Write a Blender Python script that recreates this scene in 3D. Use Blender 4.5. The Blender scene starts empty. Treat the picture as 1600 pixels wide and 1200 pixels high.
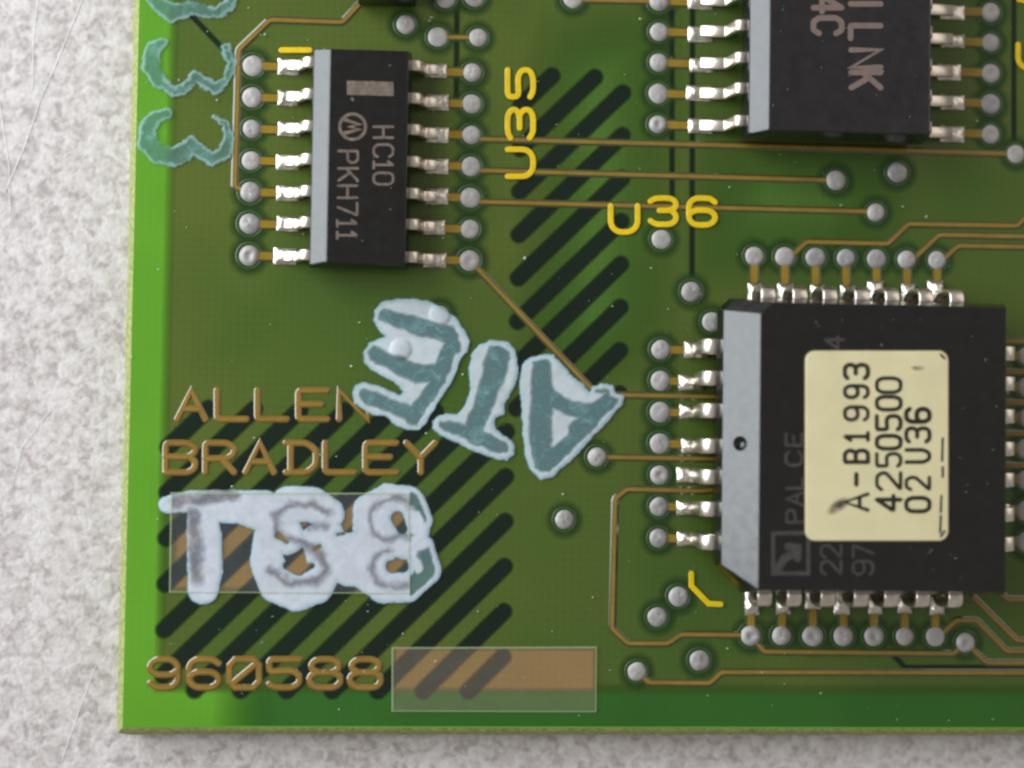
import bpy, bmesh, math, random
import numpy as np
from mathutils import Vector, Matrix, Euler, noise

# ------------------------------------------------------------------ scene, camera, light (1 unit = 1 mm)
random.seed(7)
sc = bpy.context.scene
COL = sc.collection
sc.unit_settings.system = 'METRIC'
sc.unit_settings.scale_length = 0.001

F_PX = 2300.0                                   # focal length in pixels of the 1600 px wide photograph
CAM = Vector((-13.7669, -7.3687, 59.0738))
ROT = Euler((math.radians(1.8658), math.radians(-3.8437), math.radians(0.8421)), 'XYZ')
cam_data = bpy.data.cameras.new('camera')
cam = bpy.data.objects.new('camera', cam_data)
COL.objects.link(cam)
cam.location = CAM
cam.rotation_euler = ROT
cam_data.sensor_width = 36.0
cam_data.lens = 36.0 * F_PX / 1600.0
cam_data.clip_start = 1.0
cam_data.clip_end = 2000.0
cam_data.dof.use_dof = True
cam_data.dof.focus_distance = 58.8
cam_data.dof.aperture_fstop = cam_data.lens * 1e-3 / (2 * 1.3)   # pupil radius 1.3 mm
sc.camera = cam

world = bpy.data.worlds.new('World')
sc.world = world
world.use_nodes = True
bg = world.node_tree.nodes['Background']
bg.inputs[0].default_value = (1.0, 0.94, 0.88, 1)
bg.inputs[1].default_value = 0.28

def area_light(name, loc, target, sx, sy, radiance, color):
    d = bpy.data.lights.new(name, 'AREA')
    d.shape = 'RECTANGLE'
    d.size, d.size_y = sx, sy
    d.energy = radiance * math.pi * sx * sy
    d.color = color
    o = bpy.data.objects.new(name, d)
    COL.objects.link(o)
    o.location = loc
    o.rotation_euler = (Vector(target) - Vector(loc)).to_track_quat('-Z', 'Y').to_euler()
    return o
# the window on the left of the bench
area_light('window_light', (-114, 38, 60), (-14, 0, 0), 142, 105, 6.4, (0.89, 0.955, 1.0))
# added warm fill from the right, no such source seen; brightens right-side leads
area_light('added_fill_light', (120, 70, 95), (0, -4, 0), 150, 120, 0.75, (1.0, 0.92, 0.84))

sc.view_settings.view_transform = 'Standard'
sc.view_settings.look = 'None'
sc.view_settings.exposure = 0.0
sc.view_settings.gamma = 1.0
sc.view_settings.use_curve_mapping = False
sc.render.engine = 'CYCLES'
sc.cycles.use_denoising = True
sc.cycles.transparent_max_bounces = 12
sc.cycles.max_bounces = 6
sc.cycles.diffuse_bounces = 3
sc.cycles.glossy_bounces = 3
sc.cycles.filter_width = 2.5
sc.cycles.caustics_reflective = False
sc.cycles.sample_clamp_indirect = 6.0

RM = ROT.to_matrix()
def P(px, py, z=0.0):
    """pixel of the 1600x1200 photograph -> point on the horizontal plane z (mm, board axes)"""
    d = RM @ Vector(((px - 800) / F_PX, -(py - 600) / F_PX, -1.0))
    t = (z - CAM.z) / d.z
    return CAM + d * t
def P2(px, py, z=0.0):
    v = P(px, py, z)
    return (v.x, v.y)

# ------------------------------------------------------------------ materials
def srgb(r, g, b):
    f = lambda c: c / 12.92 if c <= 0.04045 else ((c + 0.055) / 1.055) ** 2.4
    return (f(r / 255), f(g / 255), f(b / 255), 1)

class NT:
    """small node-tree helper"""
    def __init__(self, name):
        self.m = bpy.data.materials.new(name)
        self.m.use_nodes = True
        self.t = self.m.node_tree
        self.b = self.t.nodes['Principled BSDF']
        self.pos = self.t.nodes.new('ShaderNodeNewGeometry').outputs['Position']
    def new(self, typ, **kw):
        n = self.t.nodes.new(typ)
        for k, v in kw.items():
            setattr(n, k, v)
        return n
    def link(self, a, b):
        self.t.links.new(a, b)
    def noise(self, scale, detail=3, rough=0.55, dist=0.0, stretch=None):
        n = self.new('ShaderNodeTexNoise')
        n.inputs['Scale'].default_value = scale
        n.inputs['Detail'].default_value = detail
        n.inputs['Roughness'].default_value = rough
        n.inputs['Distortion'].default_value = dist
        src = self.pos
        if stretch:
            mp = self.new('ShaderNodeMapping')
            mp.inputs['Scale'].default_value = stretch
            self.link(self.pos, mp.inputs[0]); src = mp.outputs[0]
        self.link(src, n.inputs['Vector'])
        return n.outputs['Fac']
    def ramp(self, fac, stops):
        r = self.new('ShaderNodeValToRGB')
        e = r.color_ramp.elements
        while len(e) < len(stops):
            e.new(0.5)
        for el, (p, c) in zip(e, stops):
            el.position = p
            el.color = c if len(c) == 4 else (*c, 1)
        self.link(fac, r.inputs[0])
        return r.outputs[0]
    def mix(self, fac, a, b, mode='MIX'):
        n = self.new('ShaderNodeMix', data_type='RGBA', blend_type=mode)
        if isinstance(fac, (int, float)): n.inputs[0].default_value = fac
        else: self.link(fac, n.inputs[0])
        for s, v in ((n.inputs[6], a), (n.inputs[7], b)):
            if isinstance(v, tuple): s.default_value = v
            else: self.link(v, s)
        return n.outputs[2]
    def math(self, op, a, b=None, clamp=False):
        n = self.new('ShaderNodeMath', operation=op, use_clamp=clamp)
        for s, v in ((n.inputs[0], a), (n.inputs[1], b)):
            if v is None: continue
            if isinstance(v, (int, float)): s.default_value = v
            else: self.link(v, s)
        return n.outputs[0]
    def attr(self, name):
        n = self.new('ShaderNodeAttribute')
        n.attribute_name = name
        return n.outputs['Fac']
    def bump(self, h, strength, dist):
        n = self.new('ShaderNodeBump')
        n.inputs['Strength'].default_value = strength
        n.inputs['Distance'].default_value = dist
        self.link(h, n.inputs['Height'])
        self.link(n.outputs[0], self.b.inputs['Normal'])
    def weave(self):
        """fine glass-cloth relief under the solder mask"""
        w = []
        for ax in ('X', 'Y'):
            n = self.new('ShaderNodeTexWave', wave_type='BANDS', bands_direction=ax)
            n.inputs['Scale'].default_value = 1.05
            n.inputs['Distortion'].default_value = 0.7
            n.inputs['Detail'].default_value = 1.0
            n.inputs['Detail Scale'].default_value = 1.5
            self.link(self.pos, n.inputs['Vector'])
            w.append(n.outputs['Fac'])
        return self.math('MULTIPLY', self.math('ADD', w[0], w[1]), 0.5)
    def set(self, **kw):
        for k, v in kw.items():
            s = self.b.inputs[k]
            if hasattr(v, 'is_linked') or hasattr(v, 'links'): self.link(v, s)
            else: s.default_value = v
        return self

def mask_material(name, c_lo, c_hi, alpha=None, rough=0.22, scale=0.16, weave_amount=0.10, sss=None):
    n = NT(name)
    big = n.noise(scale, 2, 0.5, 0.4)
    col = n.ramp(big, [(0.33, c_lo), (0.67, c_hi)])
    wv = n.weave()
    col = n.mix(n.math('MULTIPLY', wv, weave_amount * 3), col, (0.55, 0.55, 0.5, 1), 'MULTIPLY')
    n.link(col, n.b.inputs['Base Color'])
    fine = n.noise(9.0, 3)
    n.set(**{'Roughness': rough, 'Specular IOR Level': 0.5})
    n.bump(n.math('ADD', n.math('MULTIPLY', wv, 0.6), n.math('MULTIPLY', fine, 0.4)), 0.10, 0.03)
    if sss:
        n.set(**{'Subsurface Weight': 1.0, 'Subsurface Radius': sss, 'Subsurface Scale': 1.0})
    if alpha:
        n.link(n.attr(alpha), n.b.inputs['Alpha'])
    return n.m

M = {}
M['margin'] = mask_material('bare_laminate_under_mask', srgb(90, 152, 36), srgb(98, 160, 40), weave_amount=0.02)
M['plane'] = mask_material('mask_over_inner_plane', srgb(68, 95, 33), srgb(89, 104, 40), 'soft', scale=0.10, weave_amount=0.06)
M['stripe'] = mask_material('dark_inner_copper', srgb(9, 28, 18), srgb(13, 34, 21), 'soft', weave_amount=0.05)
M['clear'] = mask_material('dark_via_clearance', srgb(42, 72, 30), srgb(46, 76, 30), 'soft', weave_amount=0.05)
M['greenpatch'] = mask_material('greener_inner_area', srgb(70, 106, 36), srgb(78, 112, 39), 'soft', weave_amount=0.06)

def simple(name, col, rough=0.5, metal=0.0, spec=0.5, var=0.12, vscale=2.0, bump=0.0, bscale=6.0, bdist=0.02):
    n = NT(name)
    f = n.noise(vscale, 4)
    c1 = tuple(c * (1 - var) for c in col[:3]) + (1,)
    c2 = tuple(min(1, c * (1 + var)) for c in col[:3]) + (1,)
    n.link(n.ramp(f, [(0.3, c1), (0.7, c2)]), n.b.inputs['Base Color'])
    n.set(**{'Roughness': rough, 'Metallic': metal, 'Specular IOR Level': spec})
    if bump:
        n.bump(n.noise(bscale, 4), bump, bdist)
    return n.m
M['edge'] = simple('bare_fibreglass_edge', srgb(146, 154, 88), 0.6, var=0.35, vscale=5, bump=0.6, bscale=5)
M['skirt'] = simple('mask_beside_copper', srgb(66, 70, 28), 0.09, spec=1.0, var=0.1)
M['copper'] = simple('copper_under_mask', srgb(142, 114, 46), 0.22, var=0.13, vscale=1.2, bump=0.15)
M['copper_edge'] = simple('copper_shoulder_under_mask', srgb(128, 94, 36), 0.10, spec=1.0, var=0.13, vscale=1.2)
M['brass'] = simple('wide_copper_under_mask', srgb(150, 122, 36), 0.22, var=0.12, vscale=1.2, bump=0.15)
M['tin'] = simple('tinned_lead', (0.84, 0.76, 0.67, 1), 0.33, 1.0, var=0.12, vscale=3, bump=0.3, bscale=4)
M['solder'] = simple('solder', (0.82, 0.76, 0.68, 1), 0.28, 1.0, var=0.25, vscale=5, bump=0.9, bscale=5, bdist=0.06)
M['dome'] = simple('matte_solder_dome', (0.43, 0.41, 0.395, 1), 0.6, 0.2, var=0.12, vscale=3, bump=0.35, bscale=7)
M['dome2'] = simple('dull_solder_dome', (0.36, 0.345, 0.335, 1), 0.55, 0.25, var=0.2, vscale=3, bump=0.5, bscale=6)
M['ring'] = simple('mask_ring', srgb(50, 78, 33), 0.35, var=0.1)
M['plastic'] = simple('black_moulding', srgb(11, 11, 12), 0.21, spec=0.8, var=0.4, vscale=1.5, bump=0.10, bscale=9, bdist=0.02)
M['plastic2'] = simple('black_moulding_wide', srgb(27, 25, 29), 0.24, spec=0.8, var=0.3, vscale=1.5, bump=0.10, bscale=9, bdist=0.02)
for k, lo_, hi_ in (('plastic', 0.18, 0.25), ('plastic2', 0.20, 0.27)):
    t_ = M[k].node_tree
    g_ = t_.nodes.new('ShaderNodeNewGeometry'); nz_ = t_.nodes.new('ShaderNodeTexNoise'); mr_ = t_.nodes.new('ShaderNodeMapRange')
    nz_.inputs['Scale'].default_value = 3.0; nz_.inputs['Detail'].default_value = 6.0
    mr_.inputs['From Min'].default_value = 0.35; mr_.inputs['From Max'].default_value = 0.65
    mr_.inputs['To Min'].default_value = lo_; mr_.inputs['To Max'].default_value = hi_
    t_.links.new(g_.outputs['Position'], nz_.inputs['Vector']); t_.links.new(nz_.outputs['Fac'], mr_.inputs[0]); t_.links.new(mr_.outputs[0], t_.nodes['Principled BSDF'].inputs['Roughness'])
M['mark'] = simple('chip_ink_tan', srgb(112, 98, 87), 0.7, var=0.35, vscale=6)
M['mark_dim'] = simple('chip_ink_grey', srgb(66, 63, 60), 0.7, var=0.35, vscale=5)
M['mark_brown'] = simple('chip_ink_brown', srgb(122, 104, 97), 0.7, var=0.12, vscale=5)
M['yellow'] = simple('yellow_silkscreen', srgb(232, 196, 14), 0.45, var=0.10, vscale=4, bump=0.3)
M['sticker'] = simple('cream_paper', srgb(224, 214, 170), 0.75, var=0.05, vscale=0.7, bump=0.2, bscale=3)
M['print'] = simple('black_print', srgb(34, 32, 26), 0.8, var=0.3, vscale=6)
M['smudge'] = None
M['scratch'] = simple('pale_scratch', srgb(240, 238, 236), 0.3, var=0.3, vscale=0.9)
M['dust'] = simple('dust', srgb(190, 215, 190), 0.6, var=0.2)
M['crystal'] = simple('clear_fleck', srgb(170, 225, 220), 0.15, var=0.2)

def smudge_mat():
    n = NT('grey_smudge')
    n.set(**{'Base Color': srgb(70, 66, 55), 'Roughness': 0.8})
    n.link(n.math('MULTIPLY', n.attr('soft'), n.ramp(n.noise(2.5, 3), [(0.35, (0.3,) * 3), (0.65, (0.9,) * 3)])), n.b.inputs['Alpha'])
    return n.m
M['smudge'] = smudge_mat()

def table_mat():
    n = NT('grained_grey_laminate')
    a = n.noise(2.0, 2, 0.45, 0.6)
    b = n.noise(4.6, 3, 0.5, 0.4)
    blot = n.noise(0.35, 3, 0.6)
    h = n.math('ADD', n.math('MULTIPLY', a, 0.65), n.math('MULTIPLY', b, 0.35))
    col = n.ramp(h, [(0.36, srgb(172, 163, 161)), (0.48, srgb(200, 192, 190)), (0.62, srgb(217, 211, 210))])
    col = n.mix(0.5, col, n.ramp(blot, [(0.3, (0.93, 0.92, 0.91)), (0.6, (1, 1, 1))]), 'MULTIPLY')
    spk = n.ramp(n.noise(2.6, 5, 0.7), [(0.27, (0.7, 0.67, 0.65)), (0.36, (1, 1, 1))])
    col = n.mix(0.5, col, spk, 'MULTIPLY')
    n.link(col, n.b.inputs['Base Color'])
    n.set(**{'Roughness': 0.55, 'Specular IOR Level': 0.4})
    n.bump(h, 0.30, 0.24)
    return n.m
M['table'] = table_mat()

def film_mat(name='hazy_clear_film', tint=((206, 188, 168), (216, 200, 180)), base=0.10):
    n = NT(name)
    f = n.noise(0.8, 3)
    n.link(n.ramp(f, [(0.3, srgb(*tint[0])), (0.7, srgb(*tint[1]))]), n.b.inputs['Base Color'])
    n.set(**{'Roughness': 0.35, 'Specular IOR Level': 0.3})
    n.link(n.math('ADD', n.math('MULTIPLY', n.noise(3.0, 3), 0.05), base), n.b.inputs['Alpha'])
    n.bump(n.noise(1.6, 3), 0.12, 0.03)
    return n.m
M['film'] = film_mat()
M['film2'] = film_mat('clear_film', ((200, 204, 214), (210, 214, 224)), 0.04)
def filmedge():
    n = NT('film_cut_edge')
    n.set(**{'Base Color': srgb(190, 205, 165), 'Roughness': 0.25, 'Alpha': 0.40})
    return n.m
M['filmedge'] = filmedge()

def paint_mat(name, rim, body, thin, thin_alpha, body_alpha=0.97, mott=0.5, side=None):
    """brushed-on correction paint: 'cover' is coverage, 'thin' where it was wiped thin, 'rim' the dried border"""
    n = NT(name)
    mo = n.noise(1.5, 5, 0.62, 0.6)
    mf = n.noise(7.0, 4, 0.65, 0.3)
    lo = tuple(c * 0.78 for c in thin[:3]) + (1,)
    hi = tuple(min(1, c * 1.7 + 0.02) for c in thin[:3]) + (1,)
    mott_f = n.math('ADD', n.math('MULTIPLY', mo, 0.72), n.math('MULTIPLY', mf, 0.28))
    thin_c = n.ramp(mott_f, [(0.34, lo), (0.5, thin), (0.70, hi)])
    if side:                                   # paint on bare board keeps the tint that shows through it
        px = n.new('ShaderNodeSeparateXYZ'); n.link(n.pos, px.inputs[0])
        thin_c = n.mix(n.math('GREATER_THAN', px.outputs[0], side[0]), thin_c, side[1])
    body_c = n.mix(n.math('MULTIPLY', n.attr('rim'), n.math('ADD', n.math('MULTIPLY', mf, 0.9), 0.5), True), body, rim)
    body_c = n.mix(n.math('MULTIPLY', n.math('SUBTRACT', mf, 0.35, True), 0.9, True), body_c, tuple(c * 0.72 for c in rim[:3]) + (1,))
    t = n.attr('thin')
    t2 = n.math('ADD', t, n.math('MULTIPLY', n.math('SUBTRACT', mott_f, 0.5), n.math('MULTIPLY', t, mott * 1.6)), True)
    col = n.mix(t2, body_c, thin_c)
    # where the thin core meets the thick border the paint pooled darker
    edge = n.math('MULTIPLY', n.math('MULTIPLY', t, n.math('SUBTRACT', 1.0, t)), 0.0 if side else 1.0, True)
    col = n.mix(edge, col, lo)
    n.link(col, n.b.inputs['Base Color'])
    al = n.math('SUBTRACT', body_alpha, n.math('MULTIPLY', t2, body_alpha - thin_alpha))
    al = n.math('ADD', al, n.math('MULTIPLY', n.math('SUBTRACT', mott_f, 0.5), 0.7), True)
    n.link(n.math('MULTIPLY', n.attr('cover'), al), n.b.inputs['Alpha'])
    n.set(**{'Roughness': 0.45, 'Specular IOR Level': 0.3})
    n.bump(mott_f, 0.15, 0.03)
    return n.m
M['paint_ate'] = paint_mat('white_paint_teal_core', srgb(168, 198, 206), srgb(204, 212, 216), srgb(92, 124, 126), 0.88, 0.96, 0.8)
M['paint_ts'] = paint_mat('white_paint_thick', srgb(180, 206, 218), srgb(210, 214, 224), srgb(150, 150, 160), 0.52, 0.93, 0.6, side=(P(640, 850).x, srgb(112, 146, 146)))
M['paint_m'] = paint_mat('washed_out_paint', srgb(160, 198, 196), srgb(122, 170, 162), srgb(100, 150, 142), 0.46, 0.66, 0.6)

# ------------------------------------------------------------------ mesh helpers
def obj(name, verts, faces, mats, parent=None, mi=None, smooth=False, attrs=None, loc=None, label=None):
    me = bpy.data.meshes.new(name)
    me.from_pydata([tuple(v) for v in verts], [], faces)
    for m in (mats if isinstance(mats, (list, tuple)) else [mats]):
        me.materials.append(m)
    if mi is not None:
        me.polygons.foreach_set('material_index', mi)
    if attrs:
        for k, a in attrs.items():
            at = me.attributes.new(k, 'FLOAT', 'POINT')
            at.data.foreach_set('value', a)
    if smooth:
        me.polygons.foreach_set('use_smooth', [True] * len(me.polygons))
    me.update()
    return link(name, me, parent, loc, label)

def link(name, me, parent=None, loc=None, label=None, rotz=0.0):
    o = bpy.data.objects.new(name, me)
    COL.objects.link(o)
    if loc is not None: o.location = loc
    if rotz: o.rotation_euler.z = rotz
    if parent is not None:
        o.parent = parent
        o.matrix_parent_inverse = Matrix.Identity(4)
        if parent.parent is not None or parent.location.length > 0:   # all parents here are only moved, never turned
            o.location = Vector(o.location) - world_loc(parent)
    if label: o['label'] = label
    return o
def world_loc(o):
    v = Vector(o.location)
    while o.parent is not None:
        o = o.parent
        v += Vector(o.location)
    return v

def bm_mesh(name, bm, mats, smooth=False):
    me = bpy.data.meshes.new(name)
    bmesh.ops.recalc_face_normals(bm, faces=bm.faces)
    bm.to_mesh(me); bm.free()
    for m in (mats if isinstance(mats, (list, tuple)) else [mats]):
        me.materials.append(m)
    if smooth:
        me.polygons.foreach_set('use_smooth', [True] * len(me.polygons))
    return me

def chaikin(pts, r):
    """round the corners of a polyline by cutting r off each side"""
    out = [pts[0]]
    for a, b, c in zip(pts, pts[1:], pts[2:]):
        a, b, c = Vector(a), Vector(b), Vector(c)
        la, lc = (a - b).length, (c - b).length
        if la < 1e-6 or lc < 1e-6: continue
        p = b + (a - b) * min(r / la, 0.45)
        q = b + (c - b) * min(r / lc, 0.45)
        for t in (0, 0.33, 0.67, 1):
            out.append(tuple((p * (1 - t) + b * t) * (1 - t) + (b * (1 - t) + q * t) * t))
    out.append(pts[-1])
    return out

def bar_geo(path, half, z0=0.0, steps=6, closed=False):
    """raised bar along a 2D path. half: [(half width, height), ...] from the outside in. Returns verts, faces, face layer"""
    path = [Vector(p) for p in path]
    clean = [path[0]]
    for p in path[1:]:
        if (p - clean[-1]).length > 1e-4: clean.append(p)
    path = clean
    n = len(path)
    k = len(half)
    V, Fc, L = [], [], []
    def tang(i):
        if i == 0: return (path[1] - path[0]).normalized(), 1.0
        if i == n - 1: return (path[-1] - path[-2]).normalized(), 1.0
        a = (path[i] - path[i - 1]).normalized(); b = (path[i + 1] - path[i]).normalized()
        t = (a + b)
        if t.length < 1e-4: return a, 1.0
        t.normalize()
        return t, min(1.0 / max(t.dot(a), 0.3), 1.6)
    secs = []
    for i in range(n):
        t, m = tang(i)
        nr = Vector((-t.y, t.x))
        s = []
        for w, z in half: s.append(len(V)); V.append((path[i].x + nr.x * w * m, path[i].y + nr.y * w * m, z0 + z + i * 0.0003))
        for w, z in reversed(half): s.append(len(V)); V.append((path[i].x - nr.x * w * m, path[i].y - nr.y * w * m, z0 + z + i * 0.0003))
        secs.append(s)
    for a, b in zip(secs, secs[1:]):
        for j in range(2 * k - 1):
            Fc.append((a[j], a[j + 1], b[j + 1], b[j])); L.append(1 if j == k - 1 else 0)
    for end in (0, n - 1):
        t, _ = tang(end)
        if end == 0: t = -t
        nr = Vector((-t.y, t.x))
        s = secs[end]
        if end == 0: first = [s[2 * k - 1 - j] for j in range(k)]; last = [s[j] for j in range(k)]
        else: first = [s[j] for j in range(k)]; last = [s[2 * k - 1 - j] for j in range(k)]
        rows = [first]
        for q in range(1, steps):
            th = math.pi / 2 - math.pi * q / steps
            d = t * math.cos(th) + nr * math.sin(th)
            r = []
            for w, z in half: r.append(len(V)); V.append((path[end].x + d.x * w, path[end].y + d.y * w, z0 + z + end * 0.0003))
            rows.append(r)
        rows.append(last)
        for r1, r2 in zip(rows, rows[1:]):
            for j in range(k - 1):
                Fc.append((r1[j], r2[j], r2[j + 1], r1[j + 1])); L.append(0)
        Fc.append(tuple(r[k - 1] for r in rows)); L.append(1)
    return V, Fc, L

def fix_up(V, Fc):
    """turn faces so that they look upward"""
    out = []
    for f in Fc:
        a, b, c = (Vector(V[i]) for i in (f[0], f[1], f[2]))
        nz = 0.0
        for i in range(len(f)):
            p, q = V[f[i]], V[f[(i + 1) % len(f)]]
            nz += p[0] * q[1] - p[1] * q[0]
        out.append(f if nz >= 0 else tuple(reversed(f)))
    return out

def bars(name, paths, half, mats, parent, z0=0.0, steps=6, label=None, dz=0.002):
    V, Fc, L = [], [], []
    for i, p in enumerate(paths):
        v, f, l = bar_geo(p, half, z0 + i * dz, steps)
        o = len(V)
        V += v; Fc += [tuple(x + o for x in q) for q in f]; L += l
    Fc = fix_up(V, Fc)
    cx = sum(v[0] for v in V) / len(V); cy = sum(v[1] for v in V) / len(V)
    V = [(v[0] - cx, v[1] - cy, v[2]) for v in V]
    if not isinstance(mats, (list, tuple)): L = None
    return obj(name, V, Fc, mats, parent, L, loc=(cx, cy, 0), label=label)

def soft_bar(name, path, w, soft, z, mat, parent):
    """flat bar in an inner layer, its border blurred by the resin above it"""
    V, Fc, L = bar_geo(path, [(w + soft, 0), (w + soft * 0.45, 0), (w - soft, 0)], z, 10)
    # attribute by ring order
    P_ = [Vector(p) for p in path]
    def dist(x, y):
        best = 1e9
        for a, b in zip(P_, P_[1:]):
            ab = b - a
            t = max(0, min(1, (Vector((x, y)) - a).dot(ab) / ab.length_squared))
            best = min(best, (Vector((x, y)) - a - ab * t).length)
        return best
    at = []
    for v in V:
        d = dist(v[0], v[1])
        at.append(max(0, min(1, (w + soft - d) / (2 * soft))))
    Fc = fix_up(V, Fc)
    cx = sum(v[0] for v in V) / len(V); cy = sum(v[1] for v in V) / len(V)
    V = [(v[0] - cx, v[1] - cy, v[2]) for v in V]
    return obj(name, V, Fc, mat, parent, attrs={'soft': at}, loc=(cx, cy, 0))

def soft_disc_mesh(name, r, soft, mat, n=20):
    V = [(0, 0, 0)]; a = [1.0]; Fc = []
    rings = [(r - soft, 1.0), (r - soft * 0.3, 0.75), (r + soft * 0.4, 0.25), (r + soft, 0.0)]
    for q, (rr, al) in enumerate(rings):
        for i in range(n):
            th = 2 * math.pi * i / n
            V.append((rr * math.cos(th), rr * math.sin(th), 0)); a.append(al)
    for i in range(n):
        j = (i + 1) % n
        Fc.append((0, 1 + i, 1 + j))
        for q in range(3):
            b = 1 + q * n
            Fc.append((b + i, b + n + i, b + n + j, b + j))
    me = bpy.data.meshes.new(name)
    me.from_pydata(V, [], Fc)
    me.materials.append(mat)
    at = me.attributes.new('soft', 'FLOAT', 'POINT'); at.data.foreach_set('value', a)
    return me

# stroke font, box 1 x 1
G = {
 'A': [[(0, 0), (.5, 1), (1, 0)], [(.2, .36), (.8, .36)]],
 'B': [[(0, 0), (0, 1), (.75, 1), (1, .85), (1, .68), (.8, .53), (0, .53)], [(.8, .53), (1, .38), (1, .15), (.8, 0), (0, 0)]],
 'C': [[(1, .8), (.8, 1), (.25, 1), (0, .8), (0, .2), (.25, 0), (.8, 0), (1, .2)]],
 'D': [[(0, 0), (.7, 0), (1, .25), (1, .75), (.7, 1), (0, 1)], [(.15, 0), (.15, 1)]],
 'E': [[(1, 1), (0, 1), (0, 0), (1, 0)], [(0, .52), (.8, .52)]],
 'H': [[(0, 0), (0, 1)], [(1, 0), (1, 1)], [(0, .5), (1, .5)]],
 'I': [[(.5, 0), (.5, 1)]],
 'K': [[(0, 0), (0, 1)], [(1, 1), (.05, .42)], [(.35, .6), (1, 0)]],
 'L': [[(0, 1), (0, 0), (1, 0)]],
 'M': [[(0, 0), (.22, 1), (.5, .15), (.78, 1), (1, 0)]],
 'N': [[(0, 0), (0, 1), (1, 0), (1, 1)]],
 'P': [[(0, 0), (0, 1), (.75, 1), (1, .85), (1, .62), (.75, .47), (0, .47)]],
 'R': [[(0, 0), (0, 1), (.75, 1), (1, .85), (1, .62), (.75, .47), (0, .47)], [(.55, .47), (1, 0)]],
 'U': [[(0, 1), (0, .25), (.25, 0), (.75, 0), (1, .25), (1, 1)]],
 'Y': [[(0, 1), (.5, .5), (.5, 0)], [(1, 1), (.5, .5)]],
 '0': [[(.5, 0), (.2, 0), (0, .22), (0, .78), (.2, 1), (.8, 1), (1, .78), (1, .22), (.8, 0), (.5, 0)]],
 '1': [[(.1, .75), (.5, 1), (.5, 0)], [(.1, 0), (.9, 0)]],
 '2': [[(0, .8), (.2, 1), (.8, 1), (1, .8), (1, .6), (0, 0), (1, 0)]],
 '3': [[(0, .88), (.2, 1), (.8, 1), (1, .85), (1, .66), (.8, .53), (.35, .53)], [(.8, .53), (1, .38), (1, .15), (.8, 0), (.2, 0), (0, .14)]],
 '4': [[(.75, 0), (.75, 1)], [(.7, .95), (0, .3), (1, .3)]],
 '5': [[(1, 1), (0, 1), (0, .56), (.75, .6), (1, .45), (1, .15), (.75, 0), (.2, 0), (0, .12)]],
 '6': [[(1, .85), (.8, 1), (.22, 1), (0, .8), (0, .2), (.22, 0), (.78, 0), (1, .18), (1, .38), (.78, .55), (.22, .55), (.02, .4)]],
 '7': [[(0, 1), (1, 1), (.35, 0)]],
 '8': [[(.5, .53), (.2, .53), (0, .4), (0, .15), (.2, 0), (.8, 0), (1, .15), (1, .4), (.8, .53), (.5, .53)],
       [(.3, .53), (.06, .64), (.06, .86), (.25, 1), (.75, 1), (.94, .86), (.94, .64), (.7, .53)]],
 '9': [[(0, .15), (.2, 0), (.78, 0), (1, .2), (1, .8), (.78, 1), (.22, 1), (0, .82), (0, .62), (.22, .45), (.78, .45), (.98, .6)]],
 '-': [[(0, .5), (1, .5)]],
}
G['Z'] = G['0'] + [[(.1, .15), (.9, .85)]]     # zero with a slash

def glyph_paths(ch, o, r, u, rad=0.12):
    """o, r, u: world 2D points of the glyph box origin, end of its width, end of its height"""
    o, r, u = Vector(o[:2]), Vector(r[:2]), Vector(u[:2])
    ex, ey = r - o, u - o
    out = []
    for st in G[ch]:
        pts = [tuple(o + ex * a + ey * b) for a, b in st]
        if len(pts) > 2 and ch not in 'AMNKZ': pts = chaikin(pts, rad * min(ex.length, ey.length))
        out.append(pts)
    return out
def gbox(x0, y0, x1, y1, z=0.0, turn=0):
    """pixel box -> (origin, right end, up end). turn 0 upright, 1 reads downward (tops to the right), -1 reads upward (tops to the left)"""
    if turn == 0: c = ((x0, y1), (x1, y1), (x0, y0))
    elif turn == 1: c = ((x0, y0), (x0, y1), (x1, y0))
    else: c = ((x1, y1), (x1, y0), (x0, y1))
    return [P2(a, b, z) for a, b in c]

# ------------------------------------------------------------------ tabletop
tz = -1.72
tabletop = obj('tabletop', [(-200, -200, tz), (200, -200, tz), (200, 200, tz), (-200, 200, tz)], [(0, 1, 2, 3)], M['table'])
tabletop['kind'] = 'structure'
tabletop['label'] = 'pale grey grained tabletop under the circuit board'
for pts, w in (([(128, 0), (104, 60), (62, 160), (40, 225), (8, 300)], 0.022), ([(60, -10), (52, 60), (51, 140)], 0.016), ([(0, 165), (14, 260), (16, 330)], 0.016),
               ([(150, 1040), (120, 1120), (96, 1190)], 0.016), ([(580, 1175), (612, 1160)], 0.016), ([(20, 760), (34, 700), (80, 640)], 0.014)):
    bars('scratch', [[P2(x, y, tz) for x, y in pts]], [(w, 0.0)], M['scratch'], tabletop, tz + 0.02)

# ------------------------------------------------------------------ circuit board
X0, Y0, X1, Y1 = -24.95, -19.12, 24.0, 22.0
board = bpy.data.objects.new('circuit_board', None)
COL.objects.link(board)
board['label'] = 'green printed circuit board with black chips and handwritten paint marks on grey tabletop'
board['category'] = 'circuit board'

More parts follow.
